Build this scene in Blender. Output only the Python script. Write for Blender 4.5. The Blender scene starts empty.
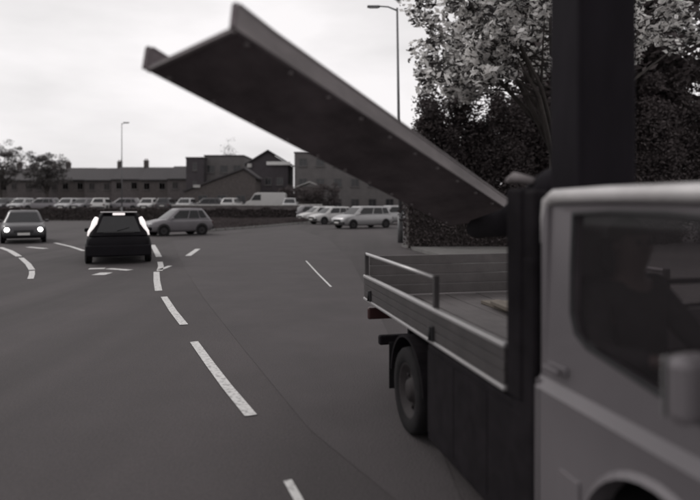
import bpy, bmesh, math, random
from mathutils import Vector, Matrix
R = math.radians
random.seed(7)
S = bpy.context.scene
C = S.collection

# ------------------------------------------------------------------ camera
CAM_H = 1.9
cd = bpy.data.cameras.new('camera'); cam = bpy.data.objects.new('camera', cd); C.objects.link(cam)
cam.location = (0, 0, CAM_H); cam.rotation_euler = (R(90), 0, 0)
cd.sensor_width = 36; cd.lens = 30.86; cd.shift_y = -48/700
cd.clip_start = 0.05; cd.clip_end = 3000
cd.dof.use_dof = True; cd.dof.focus_distance = 9.0; cd.dof.aperture_fstop = 0.8
S.camera = cam

# ------------------------------------------------------------------ sky, sun
SUN_EL, SUN_AZ = R(38), R(-60)
world = bpy.data.worlds.new('World'); S.world = world; world.use_nodes = True
nt = world.node_tree; N = nt.nodes; LK = nt.links
bg = N['Background']
sky = N.new('ShaderNodeTexSky'); sky.sky_type = 'NISHITA'; sky.sun_disc = False
sky.sun_elevation = SUN_EL; sky.sun_rotation = SUN_AZ; sky.air_density = 1.0; sky.dust_density = 4.0
hs = N.new('ShaderNodeHueSaturation'); hs.inputs['Saturation'].default_value = 0.08
LK.new(sky.outputs[0], hs.inputs['Color'])
tc = N.new('ShaderNodeTexCoord'); mp = N.new('ShaderNodeMapping'); mp.inputs['Scale'].default_value = (1.0, 1.0, 3.2)
nz = N.new('ShaderNodeTexNoise'); nz.inputs['Scale'].default_value = 1.6; nz.inputs['Detail'].default_value = 6; nz.inputs['Roughness'].default_value = .5
cr = N.new('ShaderNodeValToRGB')
cr.color_ramp.elements[0].position = .38; cr.color_ramp.elements[0].color = (6.9, 6.75, 6.78, 1)
cr.color_ramp.elements[1].position = .64; cr.color_ramp.elements[1].color = (10.6, 10.25, 10.35, 1)
mx = N.new('ShaderNodeMixRGB'); mx.inputs['Fac'].default_value = 0.86     # thick cloud cover over the sky
LK.new(tc.outputs['Generated'], mp.inputs[0]); LK.new(mp.outputs[0], nz.inputs[0]); LK.new(nz.outputs['Fac'], cr.inputs[0])
LK.new(hs.outputs[0], mx.inputs[1]); LK.new(cr.outputs[0], mx.inputs[2]); LK.new(mx.outputs[0], bg.inputs[0])
bg.inputs[1].default_value = 0.1
sd = bpy.data.lights.new('sun', 'SUN'); so = bpy.data.objects.new('sun', sd); C.objects.link(so)
sd.energy = 0.7; sd.angle = R(12); sd.color = (1, .97, .94)
so.rotation_euler = (R(90)-SUN_EL, 0, math.pi - SUN_AZ)
S.view_settings.view_transform = 'Standard'; S.view_settings.look = 'None'
S.view_settings.exposure = 0; S.view_settings.gamma = 1
S.cycles.max_bounces = 6; S.cycles.transparent_max_bounces = 12

# ------------------------------------------------------------------ materials
def srgb(v): return v
def mat(name, col, rough=.6, metal=0, var=.25, scale=4, bump=0, bscale=60, coords='Object', emit=0, ecol=None, stretch=(1,1,1), spec=.5):
    m = bpy.data.materials.new(name); m.use_nodes = True
    n = m.node_tree.nodes; l = m.node_tree.links; b = n['Principled BSDF']
    t = n.new('ShaderNodeTexCoord'); mp = n.new('ShaderNodeMapping'); mp.inputs['Scale'].default_value = stretch
    l.new(t.outputs[coords], mp.inputs[0])
    z = n.new('ShaderNodeTexNoise'); z.inputs['Scale'].default_value = scale; z.inputs['Detail'].default_value = 7
    z.inputs['Roughness'].default_value = .65
    l.new(mp.outputs[0], z.inputs[0])
    r = n.new('ShaderNodeValToRGB'); e = r.color_ramp.elements
    e[0].position = .3; e[1].position = .72
    e[0].color = tuple(c*(1-var) for c in col)+(1,); e[1].color = tuple(min(1, c*(1+var)) for c in col)+(1,)
    l.new(z.outputs['Fac'], r.inputs[0]); l.new(r.outputs[0], b.inputs['Base Color'])
    b.inputs['Specular IOR Level'].default_value = spec
    b.inputs['Roughness'].default_value = rough; b.inputs['Metallic'].default_value = metal
    if bump:
        z2 = n.new('ShaderNodeTexNoise'); z2.inputs['Scale'].default_value = bscale; z2.inputs['Detail'].default_value = 3
        l.new(mp.outputs[0], z2.inputs[0])
        bp = n.new('ShaderNodeBump'); bp.inputs['Strength'].default_value = bump; bp.inputs['Distance'].default_value = .02
        l.new(z2.outputs['Fac'], bp.inputs['Height']); l.new(bp.outputs[0], b.inputs['Normal'])
    if emit:
        b.inputs['Emission Color'].default_value = (ecol or col)+(1,); b.inputs['Emission Strength'].default_value = emit
    return m

def asphalt():
    m = mat('asphalt', (.054,.0465,.048), .92, var=.16, scale=.35, bump=.5, bscale=70)
    n = m.node_tree.nodes; l = m.node_tree.links; b = n['Principled BSDF']
    src = b.inputs['Base Color'].links[0].from_socket
    t = n.new('ShaderNodeTexCoord')
    z = n.new('ShaderNodeTexNoise'); z.inputs['Scale'].default_value = 45; z.inputs['Detail'].default_value = 4
    l.new(t.outputs['Object'], z.inputs[0])
    rr = n.new('ShaderNodeMapRange'); rr.inputs['From Min'].default_value=.3; rr.inputs['From Max'].default_value=.7
    rr.inputs['To Min'].default_value=.8; rr.inputs['To Max'].default_value=1.2
    l.new(z.outputs['Fac'], rr.inputs['Value'])
    mul = n.new('ShaderNodeMixRGB'); mul.blend_type='MULTIPLY'; mul.inputs[0].default_value=1
    l.new(src, mul.inputs[1]); l.new(rr.outputs[0], mul.inputs[2])
    # worn, slightly polished wheel tracks running along the lane direction
    mp = n.new('ShaderNodeMapping'); mp.inputs['Rotation'].default_value=(0,0,R(-24)); mp.inputs['Scale'].default_value=(.55,.02,1)
    z3 = n.new('ShaderNodeTexNoise'); z3.inputs['Scale'].default_value=1.3; z3.inputs['Detail'].default_value=3
    l.new(t.outputs['Object'], mp.inputs[0]); l.new(mp.outputs[0], z3.inputs[0])
    r3 = n.new('ShaderNodeMapRange'); r3.inputs['From Min'].default_value=.35; r3.inputs['From Max'].default_value=.65
    r3.inputs['To Min'].default_value=.78; r3.inputs['To Max'].default_value=1.2
    l.new(z3.outputs['Fac'], r3.inputs['Value'])
    mul2 = n.new('ShaderNodeMixRGB'); mul2.blend_type='MULTIPLY'; mul2.inputs[0].default_value=1
    l.new(mul.outputs[0], mul2.inputs[1]); l.new(r3.outputs[0], mul2.inputs[2]); l.new(mul2.outputs[0], b.inputs['Base Color'])
    return m

def paint_mark():
    m = mat('road_paint', (.52,.51,.50), .7, var=.12, scale=9)
    n = m.node_tree.nodes; l = m.node_tree.links; b = n['Principled BSDF']
    t = n.new('ShaderNodeTexCoord'); z = n.new('ShaderNodeTexNoise'); z.inputs['Scale'].default_value=22; z.inputs['Detail'].default_value=5
    l.new(t.outputs['Object'], z.inputs[0])
    r = n.new('ShaderNodeValToRGB'); r.color_ramp.elements[0].position=.3; r.color_ramp.elements[1].position=.52
    r.color_ramp.elements[0].color=(.26,.25,.25,1); r.color_ramp.elements[1].color=(.6,.59,.58,1)
    l.new(z.outputs['Fac'], r.inputs[0]); l.new(r.outputs[0], b.inputs['Base Color'])
    return m

def glass(name, tint=(.5,.5,.5), opacity=.35, rough=.05):
    m = bpy.data.materials.new(name); m.use_nodes=True; n=m.node_tree.nodes; l=m.node_tree.links
    b=n['Principled BSDF']; b.inputs['Base Color'].default_value=(.045,.04,.043,1); b.inputs['Roughness'].default_value=rough  # grey base colour paints an even veil of reflection over the pane
    tr=n.new('ShaderNodeBsdfTransparent'); tr.inputs[0].default_value=tint+(1,)
    mxx=n.new('ShaderNodeMixShader'); mxx.inputs[0].default_value=opacity
    l.new(tr.outputs[0],mxx.inputs[1]); l.new(b.outputs[0],mxx.inputs[2]); l.new(mxx.outputs[0], n['Material Output'].inputs[0])
    return m

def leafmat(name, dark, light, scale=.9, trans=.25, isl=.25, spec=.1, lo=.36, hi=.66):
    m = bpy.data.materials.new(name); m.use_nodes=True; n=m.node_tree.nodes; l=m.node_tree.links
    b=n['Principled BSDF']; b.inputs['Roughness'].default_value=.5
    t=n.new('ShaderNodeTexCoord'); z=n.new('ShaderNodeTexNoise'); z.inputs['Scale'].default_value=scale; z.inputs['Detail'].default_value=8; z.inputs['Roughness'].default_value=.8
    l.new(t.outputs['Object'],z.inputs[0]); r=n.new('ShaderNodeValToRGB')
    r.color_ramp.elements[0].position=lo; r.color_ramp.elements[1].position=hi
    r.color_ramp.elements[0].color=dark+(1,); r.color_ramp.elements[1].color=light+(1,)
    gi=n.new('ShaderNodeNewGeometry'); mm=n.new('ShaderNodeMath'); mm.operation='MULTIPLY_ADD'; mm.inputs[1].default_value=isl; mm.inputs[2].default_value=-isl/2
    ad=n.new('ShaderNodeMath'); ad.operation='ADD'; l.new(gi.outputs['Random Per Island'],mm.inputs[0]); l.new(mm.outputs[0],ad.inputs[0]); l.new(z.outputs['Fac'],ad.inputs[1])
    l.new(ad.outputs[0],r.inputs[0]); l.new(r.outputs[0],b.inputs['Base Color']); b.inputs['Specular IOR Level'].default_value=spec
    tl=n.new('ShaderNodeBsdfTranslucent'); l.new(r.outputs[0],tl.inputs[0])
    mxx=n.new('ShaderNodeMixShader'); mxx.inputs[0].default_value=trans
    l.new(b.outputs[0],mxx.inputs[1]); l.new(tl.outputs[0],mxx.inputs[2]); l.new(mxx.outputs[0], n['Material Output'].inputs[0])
    return m

M = dict(
 asphalt=asphalt(), asphalt2=mat('asphalt_newer',(.059,.051,.053),.92,var=.15,scale=.8,bump=.5,bscale=60), paint=paint_mark(),
 ground=mat('far_ground',(.075,.068,.067),.95,var=.25,scale=.2,bump=.4,bscale=3),
 pave=mat('paving',(.15,.145,.14),.9,var=.15,scale=2,bump=.3,bscale=40),
 kerb=mat('kerb_concrete',(.2,.195,.19),.85,var=.18,scale=3,bump=.3,bscale=50),
 verge=mat('verge_grass',(.036,.034,.031),.95,var=.4,scale=1.3,bump=.8,bscale=25),
 silver=mat('silver_paint',(.165,.151,.16),.4,.2,var=.07,scale=1.6),
 silver_l=mat('pale_drip_and_glint',(.52,.50,.50),.4,.1,var=.2,scale=3),
 alu=mat('brushed_aluminium',(.44,.43,.43),.42,.6,var=.12,scale=8,stretch=(.3,1,4)),
 alu_d=mat('dull_aluminium',(.105,.095,.095),.6,.2,var=.2,scale=5,bump=.1),
 side=mat('dropside_paint',(.042,.037,.038),.75,.0,var=.3,scale=4),
 black=mat('chassis_black',(.012,.010,.012),.85,var=.4,scale=6,spec=.12),
 mast=mat('mast_black_steel',(.013,.011,.014),.85,0,var=.35,scale=2.5,bump=.1,bscale=20,stretch=(1,1,.3),spec=.1),
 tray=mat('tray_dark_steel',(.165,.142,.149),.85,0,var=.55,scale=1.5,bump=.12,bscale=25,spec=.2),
 tray_l=mat('tray_lit_steel',(.20,.178,.18),.7,.0,var=.4,scale=3,bump=.1,bscale=25,stretch=(.4,1,1)),  # paler copy of the tray steel, with the lit side's tone painted in
 rubber=mat('rubber',(.015,.014,.015),.9,var=.25,scale=12,bump=.2,spec=.15),
 trim=mat('black_trim',(.02,.019,.021),.65,var=.2,scale=8),
 rim=mat('wheel_steel',(.032,.028,.029),.7,.1,var=.3,scale=9,spec=.2),
 cabglass=glass('cab_glass',(.66,.63,.65),.36),
 carglass=mat('car_glass',(.02,.02,.022),.12,.0,var=.3,scale=1,spec=.35),
 interior=mat('cab_interior',(.02,.018,.02),.8,var=.3,scale=5),
 seat=mat('seat_fabric',(.035,.033,.036),.9,var=.3,scale=30,bump=.2),
 skin=mat('skin',(.11,.08,.072),.55,var=.1,scale=8),
 hair=mat('hair',(.03,.022,.018),.7,var=.4,scale=40),
 jacket=mat('dark_jacket',(.03,.028,.03),.85,var=.3,scale=14,bump=.2),
 carblack=mat('black_car_paint',(.008,.007,.009),.7,.0,var=.2,scale=2,spec=.12),
 cardark=mat('dark_grey_car_paint',(.045,.042,.046),.3,.2,var=.1,scale=2),
 carsilver=mat('silver_car_paint',(.36,.355,.36),.3,.4,var=.06,scale=2),
 carpale=mat('pale_car_paint',(.46,.45,.445),.3,.1,var=.05,scale=2),
 carmid=mat('mid_grey_car_paint',(.17,.16,.17),.35,.2,var=.08,scale=2),
 lamp_on=mat('headlamp_lit',(.9,.9,.88),.3,emit=9,ecol=(1,.98,.95),var=.02),
 tail_on=mat('tail_lamp_lit',(.7,.65,.64),.3,emit=.72,ecol=(1,.93,.92),var=.05),
 lamp_off=mat('lamp_clear',(.55,.55,.56),.15,var=.1),
 tail_off=mat('tail_lamp_off',(.06,.03,.03),.2,var=.1),
 plate=mat('number_plate',(.6,.59,.57),.5,var=.05),
 chrome=mat('chrome_trim',(.6,.6,.6),.25,.8,var=.05),
 brick=mat('dark_brick',(.10,.088,.088),.9,var=.3,scale=3,bump=.4,bscale=12),
 brick2=mat('brown_brick',(.085,.074,.072),.9,var=.3,scale=3,bump=.4,bscale=12),
 render=mat('grey_render',(.12,.112,.112),.9,var=.15,scale=1.2,bump=.2,bscale=8),
 render2=mat('dark_render',(.055,.048,.053),.9,var=.15,scale=1.2),
 slate=mat('roof_slate',(.042,.037,.04),.75,var=.25,scale=4,bump=.3,bscale=10),
 white=mat('white_fascia',(.62,.61,.6),.6,var=.1,scale=2),
 coping=mat('pale_coping',(.42,.41,.4),.8,var=.25,scale=1.2),
 pane=mat('dark_pane',(.03,.03,.033),.15,var=.3,scale=1),
 galv=mat('galvanised_steel',(.16,.16,.165),.55,.4,var=.15,scale=5),
 bark=mat('bark',(.05,.043,.04),.95,var=.35,scale=6,bump=.6,bscale=18,stretch=(1,1,.3)),
 wood=mat('timber_board',(.14,.12,.10),.85,var=.3,scale=4,stretch=(.2,3,3)),
 pot=mat('chimney_pot',(.12,.09,.08),.9,var=.2),
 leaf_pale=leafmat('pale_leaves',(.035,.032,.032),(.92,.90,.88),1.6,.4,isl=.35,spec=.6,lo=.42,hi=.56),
 leaf_dark=leafmat('dark_evergreen_leaves',(.065,.055,.056),(.115,.098,.098),1.2,.15),
 leaf_mid=leafmat('hedge_leaves',(.035,.034,.03),(.085,.08,.072),1.5,.2),
 twig=leafmat('twig_leaves',(.06,.055,.055),(.16,.15,.145),1.0,.2),
)

# ------------------------------------------------------------------ helpers
class MB:
    """collects shapes; build() links them as one mesh object"""
    def __init__(s): s.v=[]; s.f=[]; s.sm=[]
    def add(s, vs, fs, smooth=False):
        o=len(s.v); s.v+= [tuple(v) for v in vs]; s.f += [tuple(i+o for i in f) for f in fs]; s.sm += [smooth]*len(fs); return s
    def box(s, c, d, rz=0, b=0, mtx=None):
        bm=bmesh.new(); bmesh.ops.create_cube(bm,size=1)
        bmesh.ops.scale(bm,vec=Vector(d),verts=bm.verts)
        if b: bmesh.ops.bevel(bm,geom=list(bm.edges),offset=min(b,min(d)*.45),segments=2,profile=.5,affect='EDGES')
        m=(mtx if mtx is not None else Matrix.Translation(Vector(c))@Matrix.Rotation(rz,4,'Z'))
        bmesh.ops.transform(bm,matrix=m,verts=bm.verts)
        bm.verts.index_update(); s.add([v.co[:] for v in bm.verts],[[v.index for v in f.verts] for f in bm.faces]); bm.free(); return s
    def tube(s, pts, rad, n=8, caps=True, smooth=True):
        pts=[Vector(p) for p in pts]; k=len(pts); rads=rad if isinstance(rad,(list,tuple)) else [rad]*k
        vs=[]; fs=[]
        for i,p in enumerate(pts):
            t=(pts[min(i+1,k-1)]-pts[max(i-1,0)]).normalized()
            u=t.cross(Vector((0,0,1)))
            if u.length<.05: u=t.cross(Vector((1,0,0)))
            u.normalize(); w=t.cross(u)
            for j in range(n):
                a=2*math.pi*j/n; vs.append(p+(u*math.cos(a)+w*math.sin(a))*rads[i])
        for i in range(k-1):
            for j in range(n): fs.append((i*n+j,i*n+(j+1)%n,(i+1)*n+(j+1)%n,(i+1)*n+j))
        if caps: fs.append(tuple(range(n))[::-1]); fs.append(tuple((k-1)*n+j for j in range(n)))
        return s.add(vs,fs,smooth)
    def lathe(s, prof, axis='y', n=24, c=(0,0,0)):
        """prof: (radius, along) pairs, revolved round the axis"""
        vs=[];fs=[];k=len(prof)
        for r,a in prof:
            for j in range(n):
                t=2*math.pi*j/n; p=(r*math.cos(t),a,r*math.sin(t)) if axis=='y' else (r*math.cos(t),r*math.sin(t),a)
                vs.append((p[0]+c[0],p[1]+c[1],p[2]+c[2]))
        for i in range(k-1):
            for j in range(n): fs.append((i*n+j,i*n+(j+1)%n,(i+1)*n+(j+1)%n,(i+1)*n+j))
        return s.add(vs,fs,True)
    def prism(s, poly, a, b, axis='y', smooth=False):
        """poly: 2-D outline; extruded from a to b along axis. axis y: (x,z); axis z: (x,y); axis x: (y,z)"""
        def P(p,t): return {'y':(p[0],t,p[1]),'z':(p[0],p[1],t),'x':(t,p[0],p[1])}[axis]
        k=len(poly); vs=[P(p,a) for p in poly]+[P(p,b) for p in poly]
        fs=[tuple(range(k)),tuple(range(2*k-1,k-1,-1))]+[(i,(i+1)%k,k+(i+1)%k,k+i) for i in range(k)]
        return s.add(vs,fs,smooth)
    def mesh(s,name):
        me=bpy.data.meshes.new(name); me.from_pydata(s.v,[],s.f)
        me.polygons.foreach_set('use_smooth',s.sm); 
        bm=bmesh.new(); bm.from_mesh(me); bmesh.ops.recalc_face_normals(bm,faces=bm.faces); bm.to_mesh(me); bm.free()
        me.update(); return me
    def build(s,name,m,parent=None,bevel=0,loc=None):
        o=bpy.data.objects.new(name,s.mesh(name)); C.objects.link(o); o.data.materials.append(m)
        if parent is not None: o.parent=parent
        if loc is not None: o.location=loc
        if bevel:
            md=o.modifiers.new('bevel','BEVEL'); md.width=bevel; md.segments=2; md.limit_method='ANGLE'; md.angle_limit=R(40)
        return o

def tag(o,label=None,cat=None,group=None,kind=None):
    if label: o['label']=label
    if cat: o['category']=cat
    if group: o['group']=group
    if kind: o['kind']=kind
    return o
def empty(name,loc,rz=0,label=None,cat=None,group=None):
    o=bpy.data.objects.new(name,None); C.objects.link(o); o.location=loc; o.rotation_euler=(0,0,rz); o.empty_display_size=.3
    return tag(o,label,cat,group)
def kids(o): return [c for c in C.objects if c.parent==o]
def copy_tree(o,parent=None):
    c=o.copy(); C.objects.link(c)
    if parent is not None: c.parent=parent
    for ch in kids(o): copy_tree(ch,c)
    return c
def dup(o,name,loc,rz,label,group=None):
    c=copy_tree(o); c.location=loc; c.rotation_euler=(0,0,rz); c['label']=label
    if group: c['group']=group
    return c

# ------------------------------------------------------------------ ground, roads
def sheet(name,poly,z,m,zb=None,kind='structure'):
    b=MB()
    if zb is None: b.add([(x,y,z) for x,y in poly],[tuple(range(len(poly)))])
    else: b.prism(poly,zb,z,'z')
    return tag(b.build(name,m),kind=kind)
sheet('ground',[(-900,-60),(900,-60),(900,1500),(-900,1500)],-.02,M['ground'])
sheet('road',[(-60,-25),(30,-25),(30,34),(22,60),(-60,60)],0,M['asphalt'])
sheet('pavement',[(2.2,25.5),(3.6,17),(5.3,9),(7.3,0),(8.5,-8),(30,-8),(30,32),(3.2,30)],.12,M['pave'],-.01)

sheet('car_park',[(-70,65.9),(-3.2,65.9),(-3.2,84),(-70,84)],.85,M['pave'],-.01)
# traffic island / verge on the far side of the bend, edged with kerb stones
vedge=[(-9.6,37.6),(-7.6,42.2),(-5.2,49.5),(-3.4,55.5),(-1.9,60.0)]
vfar=[(-3.4,61.4),(-10.5,60.2),(-17.5,57.5),(-14.0,46.0)]
sheet('verge',vedge+vfar,.14,M['verge'],-.01)
def kerb_run(pts,n_max=70,w=.16,h=.15,L=.9):
    proto=None; cnt=0
    for a,b in zip(pts[:-1],pts[1:]):
        a=Vector(a+(0,)); b=Vector(b+(0,)); d=(b-a); n=max(1,int(d.length/(L+.012))); st=d.length/n
        for i in range(n):
            if cnt>=n_max: return
            p=a+d*((i+.5)/n)
            if proto is None:
                proto=MB().box((0,0,0),(L,w,h+.02),b=.02).build('kerb_stone',M['kerb']); o=proto
            else: o=proto.copy(); C.objects.link(o)
            o.parent=KR; o.location=(p.x,p.y,h/2-.01+random.uniform(-.003,.003)); o.rotation_euler=(0,0,math.atan2(d.y,d.x)+random.uniform(-.004,.004)); cnt+=1
KR=tag(empty('kerb',(0,0,0)),kind='structure')
kerb_run([(3.02,20.3),(3.53,17),(5.22,9),(7.22,0)])
KR=tag(empty('kerb',(0,0,0)),kind='structure')
kerb_run([(-14.1,45.9),(-9.65,37.5),(-7.6,42.1),(-5.15,49.4),(-3.3,55.4),(-1.8,60.0)])

def mark(points,w,label,name='road_stripe'):
    """painted line along a ground polyline"""
    pts=[Vector((p[0],p[1],0)) for p in points]; L=[];Rr=[]
    for i,p in enumerate(pts):
        t=(pts[min(i+1,len(pts)-1)]-pts[max(i-1,0)]).normalized(); n=Vector((-t.y,t.x,0))
        L.append(p+n*w/2); Rr.append(p-n*w/2)
    vs=[(q.x,q.y,.008) for q in L+Rr]; k=len(L)
    o=MB().add(vs,[(i,i+1,k+i+1,k+i) for i in range(k-1)]).build(name,M['paint'])
    return tag(o,kind='structure')
def g(px,py):
    Y=600*CAM_H/(py-202); return ((px-350)/600*Y,Y)
sheet('road_patch',[g(172,240.5),g(176,250),g(184,268),g(205,300),g(246,352),g(310,430),g(420,520),g(470,520),g(420,400),g(372,300),g(352,262),g(330,240),g(300,230),g(240,234)],.004,M['asphalt2'])
# centre line of the lane, long dashes with short gaps following the bend
mark([g(287.5,481),g(305,512)],.06,'')
mark([g(194,342),g(209,363),g(227,387),g(251,416)],.11,'')
mark([g(164,297),g(173,311),g(184,325)],.125,'')
mark([g(156.5,272),g(156.8,281),g(158.6,291)],.15,'')
mark([g(152.5,245),g(155.5,250),g(159,257)],.2,'')
mark([g(160,262),g(161,266.5),g(159.5,271)],.16,'')
mark([g(159,270),g(164,268.5),g(170,266)],.14,'')
mark([g(188,256),g(198,249)],.2,'')
mark([g(306,261),g(318,274),g(331,287)],.05,'')
mark([g(0,247.5),g(10,251),g(19,256.5)],.2,'')
mark([g(21,258),g(28,264),g(32,270)],.16,'')
mark([g(32,271),g(32,274.5),g(30.5,279)],.14,'')
mark([g(28,247.2),g(46,248.8)],.26,'')  # pale stripe painted for the oncoming car's glow on the road
mark([g(55,243),g(72,247),g(84,251)],.16,'')
mark([g(89,269),g(105,268.6)],.34,'')
mark([g(96,274),g(109,274)],.55,'')
mark([g(108,268.8),g(130,270.4)],.26,'')

# ------------------------------------------------------------------ flatbed truck
TA=math.atan2(-.9756,.2196)
truck=empty('flatbed_truck',(.9065,2.94,0),TA,'silver grey flatbed truck with dark mast behind the cab, passing close on the right','truck')
# --- cab
def ring_bridge(b,A,B,flip=False,smooth=False):
    k=len(A); b.add(A+B,[(i,(i+1)%k,k+(i+1)%k,k+i) for i in range(k)],smooth)
def yz(z):  # slight lean of the cab side
    return 0.0 if z<=1.0 else (.028 if z>=1.06 and z<1.2 else .028+max(0,(z-1.2))*.03) if z>=1.06 else .028*(z-1.0)/.06
WC=.84; WR=.35; AR=.45; FW=2.0   # front wheel centre, arch radius, far side y
def cab_side(y0,sgn):
    """lower flank with the arch cut, up to the shoulder crease"""
    b=MB()
    arch=[(WC+AR*math.cos(R(a)), .43+AR*math.sin(R(a))) for a in range(0,181,12)]
    top=1.0
    # strips left of arch, over arch, right of arch
    pts_low=[(0.0,.40)]+[(s,.40) for s in (.2,)]+arch[::-1]+[(1.5,.40),(1.85,.42)]
    pts_top=[(p[0],top) for p in pts_low]
    vs=[(s,y0,z) for s,z in pts_low]+[(s,y0,z) for s,z in pts_top]
    k=len(pts_low); b.add(vs,[(i,i+1,k+i+1,k+i) for i in range(k-1)])
    # shoulder band leaning inwards
    xs=[0,.12,.4,.8,1.2,1.5,1.85]
    vs=[(x,y0,1.0) for x in xs]+[(x,y0+sgn*.03,1.055) for x in xs]; k=len(xs)
    b.add(vs,[(i,i+1,k+i+1,k+i) for i in range(k-1)])
    # arch lip
    lip=[(WC+(AR-.0)*math.cos(R(a)),.43+AR*math.sin(R(a))) for a in range(0,181,9)]
    lip2=[(WC+(AR+.03)*math.cos(R(a)),.43+(AR+.03)*math.sin(R(a))) for a in range(0,181,9)]
    k=len(lip)
    b.add([(x,y0-sgn*.022,z) for x,z in lip]+[(x,y0-sgn*.003,z) for x,z in lip2]+[(x,y0+sgn*.1,z) for x,z in lip],
          [(i,i+1,k+i+1,k+i) for i in range(k-1)]+[(i,i+1,2*k+i+1,2*k+i) for i in range(k-1)],True)
    return b
yN=lambda z: .03+(z-1.055)*.03 if z>1.055 else 0
body=MB()
for y0,sg in ((0,1),(FW,-1)):
    sub=cab_side(y0,sg); body.add(sub.v,sub.f)
# rear wall of the cab, with window opening; roof; bonnet; nose
body.box((.012,FW/2,.72),(.02,FW-.01,.64))
body.box((.012,FW/2,1.2),(.02,FW-.08,.3)); body.box((.012,FW/2,1.86),(.02,FW-.12,.12))
body.box((.012,.24,1.58),(.02,.36,.46)); body.box((.012,FW-.24,1.58),(.02,.36,.46))
# bonnet and nose
sec=[(1.62,1.1),(1.75,1.06),(1.98,.98),(2.05,.86),(2.07,.5),(2.0,.4)]
for (x0,z0),(x1,z1) in zip(sec[:-1],sec[1:]):
    body.add([(x0,.03,z0),(x0,FW-.03,z0),(x1,.05,z1),(x1,FW-.05,z1)],[(0,1,3,2)],True)
for y0 in (.03,FW-.03): body.add([(x,y0,z) for x,z in sec]+[(1.6,y0,.42)],[tuple(range(len(sec)+1))])
# roof panel (crowned) and B pillar with headboard-side return
roof=MB(); nx,ny=8,10; vs=[]
for i in range(nx+1):
    for j in range(ny+1):
        x=.0+1.22*i/nx; y=.075+(FW-.15)*j/ny; u=2*j/ny-1; w=2*i/nx-1
        vs.append((x,y,1.935+.055*(1-u**4)*(1-.35*w**4)))
roof.add(vs,[(i*(ny+1)+j,i*(ny+1)+j+1,(i+1)*(ny+1)+j+1,(i+1)*(ny+1)+j) for i in range(nx) for j in range(ny)],True)
cab=body.build('cab_body',M['silver'],truck)
roof.build('roof_panel',M['silver'],truck)
# pillar frames: door ring with the window opening
win=[(.235,1.845),(.232,1.60),(.24,1.40),(.275,1.315),(.36,1.272),(.574,1.24),(.80,1.205),(1.02,1.165),(1.24,1.12),(1.31,1.16),(1.25,1.38),(1.17,1.62),(1.08,1.845),(.80,1.858),(.5,1.858)]
out=[(.06,1.885),(.045,1.60),(.045,1.40),(.045,1.22),(.045,1.056),(.574,1.056),(.80,1.056),(1.02,1.056),(1.30,1.056),(1.40,1.1),(1.36,1.38),(1.24,1.66),(1.13,1.885),(.80,1.888),(.5,1.888)]
for y0,sg,lab in ((0,1,None),(FW,-1,None)):
    d=MB()
    o1=[(x,y0+sg*(yN(z)-.001),z) for x,z in out]; i1=[(x,y0+sg*(yN(z)+.004),z) for x,z in win]
    i2=[(x,y0+sg*(yN(z)+.05),z) for x,z in win]; o2=[(x,y0+sg*(yN(z)+.06),z) for x,z in out]
    ring_bridge(d,o1,i1); ring_bridge(d,i1,i2); ring_bridge(d,i2,o2)
    door=d.build('door',M['silver'],truck)
    seal=MB()
    seal.tube([(x,y0+sg*(yN(z)+.006),z) for x,z in win+[win[0]]],.012,6,caps=False)
    seal.build('window_seal',M['trim'],door)
    MB().add([(x,y0+sg*(yN(z)+.025),z) for x,z in win],[tuple(range(len(win)))]).build('window',M['cabglass'],door)
    h=MB(); h.box((.16,y0-sg*.012,1.125),(.13,.018,.024),b=.008); h.box((.16,y0+sg*.025,1.125),(.15,.02,.045),b=.008)
    h.build('door_handle',M['silver'],door)
    # dark door shut line as a recessed rubber strip
    sl=MB(); sl.tube([(.035,y0+sg*yN(z)+sg*.002,z) for z in (.42,.7,.99)],.006,5); sl.build('door_gap',M['trim'],truck)
    # side rail of the roof (pale drip channel)
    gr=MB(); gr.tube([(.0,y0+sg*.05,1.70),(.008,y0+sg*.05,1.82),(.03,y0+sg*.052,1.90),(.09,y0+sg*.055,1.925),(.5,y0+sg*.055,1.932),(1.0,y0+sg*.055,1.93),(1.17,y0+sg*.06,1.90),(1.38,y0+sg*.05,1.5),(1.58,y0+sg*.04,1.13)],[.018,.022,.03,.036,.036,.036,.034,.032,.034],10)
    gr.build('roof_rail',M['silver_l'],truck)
    pil=MB(); pil.prism([(0,1.05),(.05,1.05),(.055,1.3),(.055,1.86),(.04,1.9),(0,1.9)],y0+sg*.03,y0+sg*.12,'y'); pil.build('pillar',M['silver'],truck,bevel=.01)
    hl=MB(); hl.box((2.0,y0+sg*.2,.8),(.1,.26,.2),b=.04); hl.build('headlight',M['lamp_off'],truck)
ws=MB(); ws.add([(1.17,.09,1.9),(1.17,FW-.09,1.9),(1.62,FW-.06,1.1),(1.62,.06,1.1)],[(0,1,2,3)]); ws.build('windscreen',M['cabglass'],truck)
MB().add([(.02,.44,1.36),(.02,FW-.44,1.36),(.02,FW-.44,1.79),(.02,.44,1.79)],[(0,1,2,3)]).build('rear_window',M['cabglass'],truck)
gb=MB(); gb.box((2.06,FW/2,.72),(.04,1.1,.2),b=.02); gb.build('grille',M['trim'],truck)
bp=MB(); bp.box((2.06,FW/2,.5),(.12,FW-.02,.2),b=.04); bp.build('bumper',M['trim'],truck)
for y0,sg in ((0,1),(FW,-1)):
    MB().box((.30,y0-sg*.004,.62),(.15,.012,.15),b=.005).build('filler_flap' if sg>0 else 'panel_cover',M['silver'],truck)
    MB().box((1.42,y0-sg*.008,.93),(.09,.02,.04),b=.008).build('side_indicator',M['lamp_off'],truck)
    sk=MB(); sk.box((.2,y0+sg*.01,.37),(.36,.04,.07),b=.01); sk.build('sill_trim',M['trim'],truck)
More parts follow.
